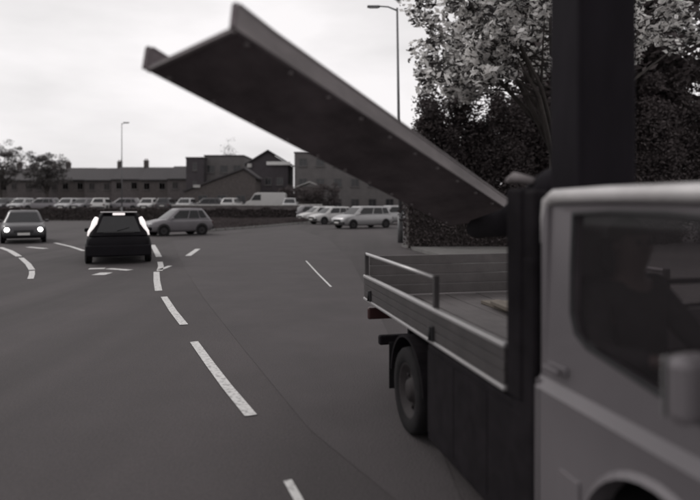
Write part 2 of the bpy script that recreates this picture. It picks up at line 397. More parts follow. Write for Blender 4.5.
# interior
it=MB(); it.box((.85,FW/2,.62),(1.5,FW-.12,.05)); it.box((1.35,FW/2,1.02),(.34,FW-.16,.28),b=.08); it.box((.1,FW/2,.9),(.08,FW-.2,.5))
it.build('dashboard',M['interior'],truck)
for yy in (.42,1.35):
    st=MB(); st.box((.4,yy,.92),(.5,.5,.16),b=.05); st.box((.09,yy,1.25),(.10,.48,.60),b=.05); st.box((.09,yy,1.64),(.09,.24,.18),b=.04)
    st.build('seat',M['seat'],truck)
sw=MB(); cen=Vector((.86,.38,1.22)); ax=Vector((-.62,0,.78)).normalized(); u=Vector((0,1,0)); w=ax.cross(u)
sw.tube([cen+(u*math.cos(t)+w*math.sin(t))*.2 for t in [2*math.pi*i/24 for i in range(25)]],.014,6,caps=False)
for t in (.2,2.9,4.7): sw.tube([cen,cen+(u*math.cos(t)+w*math.sin(t))*.2],.012,5)
sw.tube([cen,cen-ax*.2],.02,6); sw.build('steering_wheel',M['trim'],truck)
# door mirror
mi=MB(); mi.box((0,0,0),(.08,.14,.22),b=.035,mtx=Matrix.Translation((1.08,-.09,1.32))@Matrix.Rotation(R(12),4,'Z'))
mi.tube([(1.12,.03,1.2),(1.08,-.06,1.24)],.022,8); mirror=mi.build('door_mirror',M['silver'],truck)
MB().box((0,0,0),(.006,.12,.19),b=.002,mtx=Matrix.Translation((1.08,-.09,1.32))@Matrix.Rotation(R(12),4,'Z')@Matrix.Translation((-.049,0,0))).build('mirror_glass',M['chrome'],mirror)
# wheels
def wheel(x,y,r=.35,w=.2,out=-1,name='wheel',parent=truck,tyre=None,hub=None):
    e=bpy.data.objects.new(name,None); C.objects.link(e); e.parent=parent; e.location=(x,y,r)
    t=MB(); hw=w/2
    t.lathe([(r*.62,-hw*.8),(r*.7,-hw),(r*.93,-hw*.98),(r*.985,-hw*.8),(r,-hw*.4),(r,hw*.4),(r*.985,hw*.8),(r*.93,hw*.98),(r*.7,hw),(r*.62,hw*.8),(r*.62,-hw*.8)],'y',28)
    t.build('tyre',tyre or M['rubber'],e)
    h=MB(); s=out
    h.lathe([(r*.64,s*hw*.85),(r*.58,s*hw*.82),(r*.5,s*hw*.35),(r*.3,s*hw*.3),(r*.24,s*hw*.75),(r*.1,s*hw*.85),(0.001,s*hw*.85)],'y',24)
    for i in range(8):
        a=2*math.pi*i/8; h.box((r*.4*math.cos(a),s*hw*.36,r*.4*math.sin(a)),(.03,.03,.03),b=.008)
    h.build('rim',hub or M['rim'],e)
    return e
wheel(WC,.14,.35,.22,-1); wheel(WC,FW-.14,.35,.22,1)
wheel(-2.05,.10,.35,.2,-1); wheel(-2.05,.32,.35,.2,-1); wheel(-2.05,FW-.10,.35,.2,1); wheel(-2.05,FW-.32,.35,.2,1)
# chassis
ch=MB()
for yy in (.62,1.38): ch.box((-1.6,yy,.66),(4.2,.08,.16))
for xx in (-3.3,-2.6,-1.5,-.8): ch.box((xx,1,.66),(.08,.7,.12))
ch.tube([(-2.05,.2,.35),(-2.05,1.8,.35)],.05,10); ch.box((-2.05,1,.36),(.26,.3,.26),b=.08)
ch.build('chassis_rail',M['black'],truck)
lk=MB(); lk.box((-.82,.20,.49),(1.52,.36,.72),b=.02); lk.build('shade_fill_locker',M['black'],truck)  # black locker made longer and deeper to fill in the shade under the bed
for xx in (-1.3,-.8,-.3):
    MB().box((xx,.014,.5),(.492,.012,.6),b=.003).build('locker_door',M['black'],truck)
MB().box((-.75,1.75,.55),(1.1,.4,.45),b=.08).build('fuel_tank',M['black'],truck)
fl=MB()
for xx,side in ((-2.05,0),):
    for yy in (.0,FW-.42):
        arc=[(-2.05+.43*math.cos(R(a)),.38+.42*math.sin(R(a))) for a in range(5,176,10)]
        a2=[(-2.05+.41*math.cos(R(a)),.38+.40*math.sin(R(a))) for a in range(175,4,-10)]
        MB().prism(arc+a2,yy,yy+.42,'y').build('mudguard',M['black'],truck)
for yy in (.21,FW-.21): MB().box((-2.56,yy,.42),(.012,.4,.42),b=.004).build('mud_flap',M['rubber'],truck)
ur=MB(); ur.box((-3.42,1,.45),(.08,1.7,.1),b=.02); ur.box((-3.40,.5,.6),(.06,.06,.3)); ur.box((-3.40,1.5,.6),(.06,.06,.3)); ur.build('underrun_bar',M['black'],truck)
for yy in (.22,FW-.22):
    tl=MB(); tl.box((-3.5,yy,.72),(.05,.34,.13),b=.02); tl.build('tail_light',M['tail_off'],truck)
# bed: floor boards, edge, dropsides, tailboard, headboard
for i in range(11):
    yy=.1+i*.18; o=MB().box((-1.9,yy,.885+(i%2)*.002),(3.16,.172,.028),b=.004).build('floor_board',M['alu_d'],truck)
BL=-3.49; BF=-.33
for y0,sg in ((0,1),(FW,-1)):
    MB().box(((BL+BF)/2,y0+sg*.016,.884),(BF-BL,.036,.028),b=.008).build('bed_edge',M['alu'],truck)
    for i in range(3):
        zz=.905+.066*i+.033-.002; MB().box(((BL+BF)/2,y0+sg*.02,zz),(BF-BL-.01,.026,.062),b=.004).build('side_plank',M['side'],truck)
    MB().box(((BL+BF)/2,y0+sg*.018,1.118),(BF-BL,.042,.034),b=.01).build('dropside_rail',M['alu'],truck)
    for xx in (-3.2,-1.43):
        lt=MB(); lt.box((xx,y0-sg*.004,.95),(.05,.02,.11),b=.004); lt.tube([(xx,y0-sg*.02,.9),(xx,y0-sg*.02,1.0)],.012,6); lt.build('latch',M['trim'],truck)
    # raised upper rail on stanchions over the rear half
    rl=MB(); rl.tube([(BL+.02,y0+sg*.03,1.35),(-1.46,y0+sg*.03,1.35)],.017,8); rl.build('upper_rail',M['alu'],truck)
    for xx in (BL+.03,-1.43): MB().box((xx,y0+sg*.03,1.235),(.045,.04,.25 if xx<-2 else .27),b=.006).build('stanchion',M['side'],truck)
for i in range(4): MB().box((BL+.0,FW/2,.965+.105*i),(.03,FW-.14,.1),b=.006).build('tailboard_plank',M['alu_d'],truck)
hb=MB(); hb.box((-.25,FW/2,1.10),(.07,FW-.04,.44),b=.01)
for zz in (1.45,1.85): hb.box((-.25,FW/2,zz),(.04,FW-.1,.03),b=.004)
for yy in (.05,FW-.05): hb.box((-.22,yy,1.42),(.16,.1,1.10),b=.015)
hb.box((-.14,.16,1.0),(.22,.3,1.25),b=.02); hb.box((-.16,.06,1.4),(.26,.09,1.12),b=.02)
hb.build('headboard',M['black'],truck)
# mast of the lifting gear, and the elbow that carries the tray
ms=MB(); ms.box((-.17,.43,2.55),(.28,.33,2.9),b=.02); ms.box((-.17,.45,1.05),(.34,.42,.5),b=.03)
ms.build('mast',M['mast'],truck)
mr=MB(); mr.box((-.17,.625,2.6),(.14,.05,2.6),b=.015); mr.build('mast_ram',M['mast'],truck)
MB().box((-.17,.45,3.75),(.32,.42,.16),b=.02).build('mast_collar',M['mast'],truck)
el=MB(); el.tube([(-.2,.40,2.00),(-.40,.36,1.98),(-.7,.38,1.88),(-1.2,.48,1.76),(-1.95,.58,1.68)],[.10,.12,.11,.10,.08],12); el.build('support_arm',M['mast'],truck)
MB().tube([(-.46,.26,2.02),(-.62,.22,2.045),(-.70,.22,2.03)],[.02,.035,.02],10).build('arm_knuckle',M['tray_l'],truck)
# ------------------------------------------------------------------ steel channel tray lying over the truck, sticking out over the road
T0=Vector((-1.01507677,2.98359533,.66145859+CAM_H)); D=Vector((.59310901,.75848559,-.27003945)); Wv=Vector((.80434714,-.57292844,.15741245)); Nn=Vector((.03531821,.31056821,.94989474))
tray=bpy.data.objects.new('steel_channel',None); C.objects.link(tray)
tray.matrix_world=Matrix(((D.x,Wv.x,Nn.x,T0.x),(D.y,Wv.y,Nn.y,T0.y),(D.z,Wv.z,Nn.z,T0.z),(0,0,0,1)))
tag(tray,'long dark steel channel slanting up over the road from the flatbed','steel channel')
LT=3.25; TW=.62; TH=.115
MB().box((LT/2,TW/2,.006),(LT,TW-.004,.012),b=.003).build('base_plate',M['tray'],tray)
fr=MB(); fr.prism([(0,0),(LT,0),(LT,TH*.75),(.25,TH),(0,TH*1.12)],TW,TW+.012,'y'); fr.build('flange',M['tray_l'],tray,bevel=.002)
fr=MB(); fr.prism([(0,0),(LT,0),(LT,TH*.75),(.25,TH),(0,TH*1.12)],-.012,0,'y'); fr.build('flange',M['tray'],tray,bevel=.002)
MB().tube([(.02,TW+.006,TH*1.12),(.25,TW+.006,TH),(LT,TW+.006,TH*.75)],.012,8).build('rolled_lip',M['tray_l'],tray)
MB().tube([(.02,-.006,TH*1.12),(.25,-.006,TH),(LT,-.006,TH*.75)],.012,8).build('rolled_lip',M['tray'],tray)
MB().box((.012,TW/2,-.004),(.024,TW,.018),b=.004).build('end_strip',M['tray_l'],tray)
for yy in (-.006,TW+.006): MB().box((-.004,yy,TH*.55),(.016,.03,TH*1.1),b=.005).build('end_cap',M['tray'],tray)

bolt=None
for i in range(11):
    for yy in (.03,TW-.03):
        if bolt is None: bolt=MB().tube([(0,0,-.012),(0,0,.0)],.014,6).build('bolt',M['tray_l'],tray); o=bolt
        else: o=bolt.copy(); C.objects.link(o)
        o.location=(.12+i*.3,yy,-.0005)
MB().tube([(.03,TW-.002,.003),(LT,TW-.002,.003)],.006,6).build('weld_seam',M['tray'],tray)
# boards lying on the bed
def truck_pt(s,y,z): 
    m=Matrix.Translation((.9065,2.94,0))@Matrix.Rotation(TA,4,'Z'); return m@Vector((s,y,z))
for i,(s,y,z,l,dz,lab) in enumerate([(-1.7,1.15,.92,2.2,.03,'bottom timber board lying on the flatbed, with another board crossed over it'),(-1.6,1.05,.9535,1.9,-.05,'upper timber board lying slantwise on another board on the flatbed')]):
    p=truck_pt(s,y,z); o=MB().box((0,0,0),(l,.2,.032),b=.004).build('timber_board',M['wood'],loc=p); o.rotation_euler=(0,0,TA+dz)
    tag(o,lab,'board')

# ------------------------------------------------------------------ driver
def skin_mesh(name,verts,edges,radii,m,parent,sub=2,root=0):
    me=bpy.data.meshes.new(name); me.from_pydata(verts,edges,[]); me.update()
    o=bpy.data.objects.new(name,me); C.objects.link(o)
    sm=o.modifiers.new('skin','SKIN'); sm.use_smooth_shade=True
    for i,r in enumerate(radii):
        d=me.skin_vertices[0].data[i]; d.radius=(r,r) if not isinstance(r,tuple) else r; d.use_root=(i==root)
    ss=o.modifiers.new('sub','SUBSURF'); ss.levels=sub; ss.render_levels=sub
    o.data.materials.append(m)
    if parent: o.parent=parent
    return o
dp=truck_pt(.22,.36,.98)
drv=empty('person',dp,TA,'driver in a dark jacket sitting at the wheel inside the truck cab','person')
V=[];E=[];RR=[]
def J(p,r,par=None):
    V.append(p); RR.append(r)
    if par is not None: E.append((par,len(V)-1))
    return len(V)-1
pel=J((0,0,.06),.14); sp=J((-.02,0,.26),.14,pel); chs=J((-.03,0,.44),.15,sp); nk=J((-.01,0,.57),.06,chs); hd=J((.02,0,.66),.078,nk); hd2=J((.03,0,.74),.088,hd); hd3=J((.02,0,.80),.06,hd2)
for sd_ in (1,-1):
    sh=J((-.02,sd_*.17,.48),.065,chs); elb=J((.16,sd_*.26,.26),.045,sh); wr=J((.44,sd_*.19,.29),.03,elb); pm=J((.52,sd_*.175,.33),.032,wr)
    for k in range(4):
        f1=J((.575,sd_*(.19-.018*k),.35+.005*k),.009,pm); J((.60,sd_*(.19-.018*k),.325),.008,f1)
    J((.53,sd_*.14,.345),.010,pm)
    hip=J((.06,sd_*.10,.05),.10,pel); kn=J((.46,sd_*.14,.10),.07,hip); an=J((.62,sd_*.14,-.26),.045,kn); J((.74,sd_*.14,-.30),.035,an)
bodyo=skin_mesh('body',V,E,RR,M['skin'],drv)
# jacket and trousers as clothing over the body
V=[];E=[];RR=[]
a=J((0,0,.04),.155); b_=J((-.02,0,.26),.16); E.append((a,b_)); c_=J((-.03,0,.44),.165,b_); J((-.012,0,.56),.075,c_)
for sd_ in (1,-1):
    sh=J((-.02,sd_*.17,.48),.08,c_); e2=J((.16,sd_*.26,.26),.058,sh); J((.42,sd_*.195,.285),.044,e2)
skin_mesh('jacket',V,E,RR,M['jacket'],drv)
V=[];E=[];RR=[]
a=J((0,0,.02),.15)
for sd_ in (1,-1):
    hip=J((.08,sd_*.10,.04),.112,a); kn=J((.46,sd_*.14,.10),.082,hip); J((.61,sd_*.14,-.24),.06,kn)
skin_mesh('trousers',V,E,RR,M['jacket'],drv)
hr=MB(); vs=[];fs=[]
for i in range(7):
    for j in range(16):
        t=R(8+i*14); p=2*math.pi*j/16; vs.append((.0+.098*math.sin(t)*math.cos(p)*1.05-.012,.086*math.sin(t)*math.sin(p),.745+.112*math.cos(t)+(.03 if math.cos(p)>.4 and i>4 else 0)))
hr.add(vs,[(i*16+j,i*16+(j+1)%16,(i+1)*16+(j+1)%16,(i+1)*16+j) for i in range(6) for j in range(16)]+[tuple(range(16))],True); hr.build('hair',M['hair'],drv)
fc=MB(); fc.tube([(.105,0,.735),(.135,0,.70),(.11,0,.692)],[.010,.014,.008],8); fc.build('nose',M['skin'],drv)
for sd_ in (1,-1):
    MB().lathe([(0.001,-.008),(.011,-.004),(.012,.003),(.001,.009)],'y',10,(.105,sd_*.032,.738)).build('eye',M['interior'],drv)
    er=MB(); er.lathe([(.001,0),(.022,.004),(.027,.010),(.012,.014)],'y',12,(.02,sd_*.088-.007,.715)); er.build('ear',M['skin'],drv)
MB().box((.108,0,.668),(.01,.045,.009),b=.003).build('mouth',M['pot'],drv)

# ------------------------------------------------------------------ cars
def car(name,loc,rz,label,paint,L=4.1,W=1.76,H=1.48,belt=.92,hood=.95,rear='hatch',lights=False,tails=False,detail=True,group=None,plate=True,cat='car',tum=.20):
    root=empty(name,loc,rz,label,cat,group)
    hx=L/2; hw=W/2
    # body loft
    st=[(-hx,.80,.42,.62),(-hx+.04,.90,.34,.80),(-hx+.18,.96,.26,belt*.985),(-hx+.7,1,.2,belt),(0,1,.2,belt),(hx-hood-.25,1,.2,belt),(hx-hood+.15,.99,.2,belt-.02),(hx-.35,.95,.22,belt-.12),(hx-.1,.88,.26,belt-.22),(hx,.78,.34,belt-.34)]
    vs=[];n=0
    for x,wf,zb,zt in st:
        w=hw*wf; h=zt-zb
        ring=[(0,zb),(.7*w,zb),(.93*w,zb+.04*h),(.98*w,zb+.2*h),(w,zb+.5*h),(.985*w,zb+.78*h),(.95*w,zb+.93*h),(.86*w,zb+.99*h),(.5*w,zt+.015),(0,zt+.02)]
        full=[(x,y,z) for y,z in ring]+[(x,-y,z) for y,z in ring[-2:0:-1]]
        n=len(full); vs+=full
    fs=[(i*n+j,i*n+(j+1)%n,(i+1)*n+(j+1)%n,(i+1)*n+j) for i in range(len(st)-1) for j in range(n)]
    fs+= [tuple(range(n)),tuple((len(st)-1)*n+j for j in range(n))]
    b=MB().add(vs,fs,True); body=b.build('body',paint,root)
    # greenhouse
    xr0={'hatch':-hx+.16,'estate':-hx+.1,'saloon':-hx+.75}[rear]; xr1={'hatch':-hx+.55,'estate':-hx+.35,'saloon':-hx+1.35}[rear]
    xf0=hx-hood; xf1=hx-hood-.75
    def gh(t):  # ring at height t 0..1
        x0=xr0+(xr1-xr0)*t; x1=xf0+(xf1-xf0)*t; w=hw*(.90-tum*t); z=belt-.01+(H-belt-.035)*t; return x0,x1,w,z
    g_=MB(); vs=[]; ts=[0,.5,.9,1.0]; 
    for t in ts:
        x0,x1,w,z=gh(t); 
        if t==1.0: x0+=.07;x1-=.07;w-=.06;z+=.035
        c=.10
        vs+=[(x0,-w+c,z),(x0+c,-w,z),((x0+x1)/2,-w-.01,z),(x1-c,-w,z),(x1,-w+c,z),(x1+.03,0,z),(x1,w-c,z),(x1-c,w,z),((x0+x1)/2,w+.01,z),(x0+c,w,z),(x0,w-c,z),(x0-.02,0,z)]
    fs=[(i*12+j,i*12+(j+1)%12,(i+1)*12+(j+1)%12,(i+1)*12+j) for i in range(3) for j in range(12)]
    x0,x1,w,z=gh(1); vs.append(((x0+x1)/2,0,z+.05)); k=len(vs)-1
    fs+=[(36+j,36+(j+1)%12,k) for j in range(12)]
    g_.add(vs,fs,True); g_.build('roof',paint,root)
    # windows, laid just proud of the pillars
    def pt(side,u,t,off=.012):
        x0,x1,w,z=gh(t)
        if side in('l','r'):
            y=w+.012+off; xx=x0+.06+(x1-x0-.12)*u; return (xx,y if side=='l' else -y,z)
        if side=='f': return (x1+.028+off-(.03*abs(2*u-1)**2), (2*u-1)*(w-.09), z)
        if side=='b': return (x0-.018-off+(.02*abs(2*u-1)**2), (2*u-1)*(w-.09), z)
    def pane(side,us,t0,t1,nm='window',m=None):
        us=list(us); vs=[pt(side,u,t0) for u in us]+[pt(side,u,t1) for u in us]; k=len(us)
        MB().add(vs,[(i,i+1,k+i+1,k+i) for i in range(k-1)],True).build(nm,m or M['carglass'],root)
    for sd in 'lr':
        pane(sd,[.06,.22],.14,.86); pane(sd,[.25,.52],.1,.86); pane(sd,[.55,.93],.1,.86)
    pane('f',[0.02,.25,.5,.75,.98],.06,.88,'windscreen'); pane('b',[0.06,.25,.5,.75,.94],.16,.88,'rear_window')
    # wheels in dark arches
    for sx in (hx-.78,-hx+.75):
        for sy in (1,-1):
            MB().lathe([(.37,0),(.37,sy*.035),(.335,sy*.04),(.001,sy*.02)],'y',22,(sx,sy*(hw-.03),.33)).build('wheel_arch',M['trim'],root)
            wheel(sx,sy*(hw-.075),.31,.2,sy,parent=root)
    for sx,nm in ((hx-.02,'bumper'),(-hx+.02,'bumper')):
        MB().box((sx,0,.42),(.14,W*.9,.2),b=.06).build(nm,M['trim'] if detail else paint,root)
    MB().box((hx+.035,0,.56 if lights else .58),(.03,.8,.13),b=.012).build('grille',M['trim'],root)
    if plate:
        MB().box((-hx-.035 if not tails else -hx-.055,0,.62 if not tails else .5),(.012,.5,.11),b=.003).build('number_plate',M['plate'],root)
        MB().box((hx+.055,0,.44),(.012,.5,.11),b=.003).build('number_plate',M['plate'],root)
    for sy in (1,-1):
        if lights:
            h=MB(); h.lathe([(.001,0.06),(.055,.05),(.09,.02),(.105,-.03)],'y',18)
            o=h.build('headlight',M['lamp_on'],root); o.rotation_euler=(0,0,-math.pi/2); o.location=(hx-.02,sy*hw*.73,.63)
        else:
            MB().box((hx-.10,sy*hw*.68,.66),(.16,.34,.13),b=.05).build('headlight',M['lamp_off'],root)
        mr_=MB(); mr_.box((xf0-.33,sy*(hw+.06),belt+.06),(.1,.18,.13),b=.04); mr_.build('door_mirror',paint,root)
        if not tails: MB().box((-hx+.06,sy*hw*.78,.72),(.12,.24,.2),b=.04).build('tail_light',M['tail_off'],root)
    return root

# black car ahead, seen from behind, tail lamps lit up the rear pillars
lx,ly=-7.05,18.3; view=math.atan2(lx,ly)   # heading straight along the line of sight
ld=(Vector((lx,ly,0))).normalized()
c1=car('hatchback_car',(lx+ld.x*2.05,ly+ld.y*2.05,0),math.atan2(ld.y,ld.x),'black hatchback seen from behind in the near lane with tall lit tail lamps',M['carblack'],L=4.1,W=1.9,H=1.58,belt=.88,rear='estate',tails=True,tum=.31)
for sy in (1,-1):
    tl=MB(); tl.tube([(-2.0,sy*.87,.88),(-2.0,sy*.84,1.0),(-1.93,sy*.76,1.12),(-1.87,sy*.69,1.27),(-1.80,sy*.63,1.42)],[.025,.04,.055,.085,.06],12)
    tl.build('tail_light',M['tail_on'],c1)
MB().box((-1.78,0,1.525),(.08,.36,.07),b=.02).build('brake_light',M['tail_on'],c1)
MB().box((-1.70,0,1.585),(.22,1.06,.035),b=.012).build('roof_glint_strip',M['silver_l'],c1)  # pale strip paints in the sky's reflection along the black car's roof edge
MB().box((-2.07,0,.42),(.1,1.86,.34),b=.05).build('rear_bumper',M['carblack'],c1)
MB().box((-2.06,0,.98),(.03,.9,.05),b=.01).build('tailgate_handle',M['trim'],c1)
MB().tube([(-1.95,.05,1.02),(-1.9,-.3,1.12)],.01,6).build('wiper',M['trim'],c1)

# oncoming car on the left with both headlamps on
ox,oy=-14.9,27.4; od=Vector((-ox,-oy,0)).normalized()
c2=car('oncoming_car',(ox-od.x*1.9,oy-od.y*1.9,0),math.atan2(od.y,od.x),'small dark grey oncoming car at far left with both round headlights on',M['cardark'],L=3.8,W=1.84,H=1.5,belt=.95,hood=1.0,lights=True)
# silver car turning across behind the black one
c3=car('turning_car',(-9.95,34.6,0),R(217),'silver grey car just right of the black hatchback, turning across the road',M['carmid'],L=3.75,W=1.72,H=1.54,belt=.93)
# dark car with pale bonnet parked at the kerb of the car park right
P='cars parked in the car park on the right'
c4=car('parked_car',(.9,44,0),R(216),'silver parked estate car nearest to the hedge on the right, nose to the left',M['carsilver'],L=4.5,W=1.85,H=1.6,belt=1.0,rear='estate',group=P)
dup(car_pale:=car('parked_car',(-1.6,52,0),R(215),'pale parked car just left of the silver estate under the steel channel',M['carpale'],L=4.1,H=1.5,group=P),'parked_car',(-2.9,56.5,0),R(212),'second pale parked car from the silver estate, behind the first',P)
dup(c3,'parked_car',(-4.7,60.5,0),R(210),'mid grey parked car at left end of the car park row above the verge',P)['category']='car'
c5=dup(c4,'parked_car',(3.6,51.5,0),R(208),'silver parked car half hidden behind the hedge by the lamp post',P)
# far row along the houses
paints=['carmid','cardark','carsilver','carpale','cardark','carmid','carsilver']
protos={}
protos={}; colw={'carmid':'mid grey','carsilver':'silver','cardark':'dark','carpale':'pale'}
F='cars parked in the far row in front of the houses'
row=[(-14,'carmid',0,'cut by the left frame edge'),(4,'cardark',1,'above the left headlight of the oncoming car'),(22,'carsilver',1,'directly above the middle of the oncoming car'),
 (43,'carmid',0,'just right of the oncoming car'),(68,'carsilver',1,'midway between oncoming car and black hatchback'),(84,'carmid',1,'just left of the black hatchback roof'),
 (103,'carpale',1,'above the left roof corner of the black hatchback'),(124,'carmid',0,'above the right roof corner of the black hatchback'),(148,'carpale',1,'above the bonnet of the turning car'),
 (166,'cardark',1,'above the windscreen of the turning car'),(186,'carsilver',1,'at the foot of the dark tower'),(208,'cardark',0,'just right of the dark tower'),(232,'carpale',1,'just left of the delivery van'),(290,'carsilver',1,'just right of the delivery van')]
for i,(px,co,front,pl) in enumerate(row):
    yy=70.5+(i%3)*.6; x=(px-350)*yy/600; lab='%s car in far parked row, %s'%(colw[co],pl)
    rz=(R(-90) if i%3 else R(90)) if front else R(176 if i%2 else 4); rz+=random.uniform(-.12,.12)
    if co not in protos: protos[co]=car('parked_car',(x,yy,.85),rz,lab,M[co],L=4.2,H=1.52,group=F)
    else: dup(protos[co],'parked_car',(x,yy,.85),rz,lab,F)

# ------------------------------------------------------------------ wall, hedges, street furniture
bw=empty('boundary_wall',(0,0,0),0,'low dark wall with pale coping running behind the verge','wall')
def wall_run(a,b,h,n):
    a=Vector(a+(0,));b=Vector(b+(0,));d=b-a;ang=math.atan2(d.y,d.x);mid=(a+b)/2
    MB().box((mid.x,mid.y,h/2),(d.length,.24,h),rz=ang).build('wall_face',M['brick'],bw)
    proto=None
    for i in range(n):
        p=a+d*((i+.5)/n)
        if proto is None: proto=MB().box((0,0,0),(d.length/n-.02,.36,.15),b=.015).build('coping_stone',M['coping']); o=proto
        else: o=proto.copy(); C.objects.link(o)
        o.parent=bw; o.location=(p.x,p.y,h+.075+random.uniform(-.008,.008)); o.rotation_euler=(0,0,ang)
wall_run((-19.2,64.6),(-3.0,65.5),1.5,24); wall_run((-62.0,64.6),(-19.24,64.6),.95,44)

def leaf_cloud(cl,n,size,rng,flat=.6):
    """cl: list of (centre, radius) clumps; returns verts/faces of small random leaf quads"""
    vs=[];fs=[]
    for (c,r) in cl:
        for _ in range(n):
            while True:
                p=Vector((rng.uniform(-1,1),rng.uniform(-1,1),rng.uniform(-1,1)))
                if p.length<1: break
            p=Vector(c)+Vector((p.x*r,p.y*r,p.z*r*flat))
            s=size*rng.uniform(.6,1.3)
            a=Vector((rng.gauss(0,1),rng.gauss(0,1),rng.gauss(0,.6))).normalized(); b=a.cross(Vector((rng.gauss(0,1),rng.gauss(0,1),rng.gauss(0,1)))).normalized()
            k=len(vs); vs+=[p-a*s,p+b*s*.45-a*s*.1,p+a*s,p-b*s*.45-a*s*.1]; fs.append((k,k+1,k+2,k+3))
    return vs,fs
def tree(name,loc,label,cat,crown,lm,nclump,nleaf,lsize,tr=.22,base=None,group=None,cr=.8,shell=.45,limbs=7,flat=.6,seed=1,skip=None,fork=2.2):
    """crown: (cx,cy,cz,rx,ry,rz) relative to the tree's base"""
    rng=random.Random(seed); root=empty(name,loc,0,label,cat,group)
    cx,cy,cz,rx,ry,rz=crown
    cl=[]
    while len(cl)<nclump:
        p=Vector((rng.uniform(-1,1),rng.uniform(-1,1),rng.uniform(-1,1)))
        if not shell<p.length<1: continue
        wob=1+.18*math.sin(p.x*5+seed)+.14*math.sin(p.z*7+p.y*4)
        q=(cx+p.x*rx*wob*.88,cy+p.y*ry*.9,cz+p.z*rz*wob*.88)
        if skip and skip(q): continue
        cl.append((q,cr*rng.uniform(.55,1.15)))
    vs,fs=leaf_cloud(cl,nleaf,lsize,rng,flat)
    me=bpy.data.meshes.new('crown'); me.from_pydata(vs,[],fs); me.update()
    o=bpy.data.objects.new('crown',me); C.objects.link(o); o.parent=root; me.materials.append(lm)
    t=MB(); t.tube([(0,0,-.05),(0.03,0,fork*.5),(0,.03,fork),(cx*.5,cy*.5,cz)],[tr*1.25,tr,tr*.85,tr*.4],10)
    t.build('trunk',M['bark'],root)
    for i in range(limbs):
        c,r=cl[int(i*len(cl)/limbs)]; c=Vector(c); s=Vector((0,0,fork+rng.uniform(-.2,.8)*min(1.5,cz-fork)))
        m=s.lerp(c,.5)+Vector((rng.uniform(-.3,.3),rng.uniform(-.3,.3),.25)); l=MB(); l.tube([s,m,c],[tr*.45,tr*.28,tr*.08],6)
        for k in range(3):
            c2,_=cl[rng.randrange(len(cl))]; c2=Vector(c2)
            if (c2-m).length<rx*.9: l.tube([m,m.lerp(c2,.5)+Vector((0,0,.15)),c2],[tr*.2,tr*.12,tr*.04],5)
        l.build('limb',M['bark'],root)
    return root
def hedge(name,a,b,h,w,label,lm,n,ls,cat='hedge',seed=3):
    rng=random.Random(seed); a=Vector(a+(0,));b=Vector(b+(0,));d=b-a;nn=Vector((-d.y,d.x,0)).normalized()
    root=empty(name,a,0,label,cat)
    vs=[];fs=[]
    for _ in range(n):
        u=rng.random(); top=rng.random()<.45; hh=h*(1+.07*math.sin(u*d.length*1.7+seed)+.05*math.sin(u*d.length*4.1))
        if top: off=rng.uniform(-1,1)*w/2; z=hh-rng.uniform(0,.12)
        else: off=(1 if rng.random()<.5 else -1)*(w/2-rng.uniform(0,.15)); z=rng.uniform(.02,hh)
        p=d*u+nn*off+Vector((0,0,z)); s=ls*rng.uniform(.6,1.3)
        A=Vector((rng.gauss(0,1),rng.gauss(0,1),rng.gauss(0,1))).normalized(); B=A.cross(Vector((rng.gauss(0,1),rng.gauss(0,1),rng.gauss(0,1)))).normalized()
        k=len(vs); vs+=[p-A*s,p+B*s*.5,p+A*s,p-B*s*.5]; fs.append((k,k+1,k+2,k+3))
    me=bpy.data.meshes.new('foliage'); me.from_pydata(vs,[],fs); me.update(); o=bpy.data.objects.new('foliage',me); C.objects.link(o); o.parent=root; me.materials.append(lm)
    cr_=MB(); ang=math.atan2(d.y,d.x); m=d/2; cr_.box((m.x,m.y,h*.46),(d.length-.2,w-.3,h*.86),rz=ang); cr_.build('inner_branches',M['bark'],root)
    return root
def grass(poly,n,h,seed=4):
    rng=random.Random(seed); xs=[p[0] for p in poly]; ys=[p[1] for p in poly]; vs=[];fs=[]
    def inside(x,y):
        c=False
        for i in range(len(poly)):
            (x1,y1),(x2,y2)=poly[i],poly[i-1]
            if (y1>y)!=(y2>y) and x<(x2-x1)*(y-y1)/(y2-y1)+x1: c=not c
        return c
    while len(fs)<n:
        x=rng.uniform(min(xs),max(xs)); y=rng.uniform(min(ys),max(ys))
        if not inside(x,y): continue
        hh=h*rng.uniform(.4,1.3)*(1+.5*math.sin(x*.9)*math.sin(y*.5)); a=rng.uniform(0,math.pi); w=.05; k=len(vs)
        lx_,ly_=rng.uniform(-.1,.1),rng.uniform(-.1,.1)
        vs+=[(x-w*math.cos(a),y-w*math.sin(a),.13),(x+w*math.cos(a),y+w*math.sin(a),.13),(x+lx_,y+ly_,.13+hh)]; fs.append((k,k+1,k+2))
    me=bpy.data.meshes.new('grass'); me.from_pydata(vs,[],fs); o=bpy.data.objects.new('grass',me); C.objects.link(o); me.materials.append(M['leaf_dark'])
    tag(o,'rough dark grass on the verge between road and hedge','grass',kind='stuff')
grass(vedge+vfar,60000,.24)
hedge('hedge',(-14.6,57.6),(-5.2,58.6),1.25,1.1,'low clipped dark hedge on the verge behind the silver turning car',M['leaf_dark'],9000,.09)
hedge('hedge',(-44.0,62.5),(-18.6,62.5),1.25,1.0,'long low dark hedge across the left, behind the oncoming car and the black hatchback',M['leaf_dark'],16000,.10,seed=5)

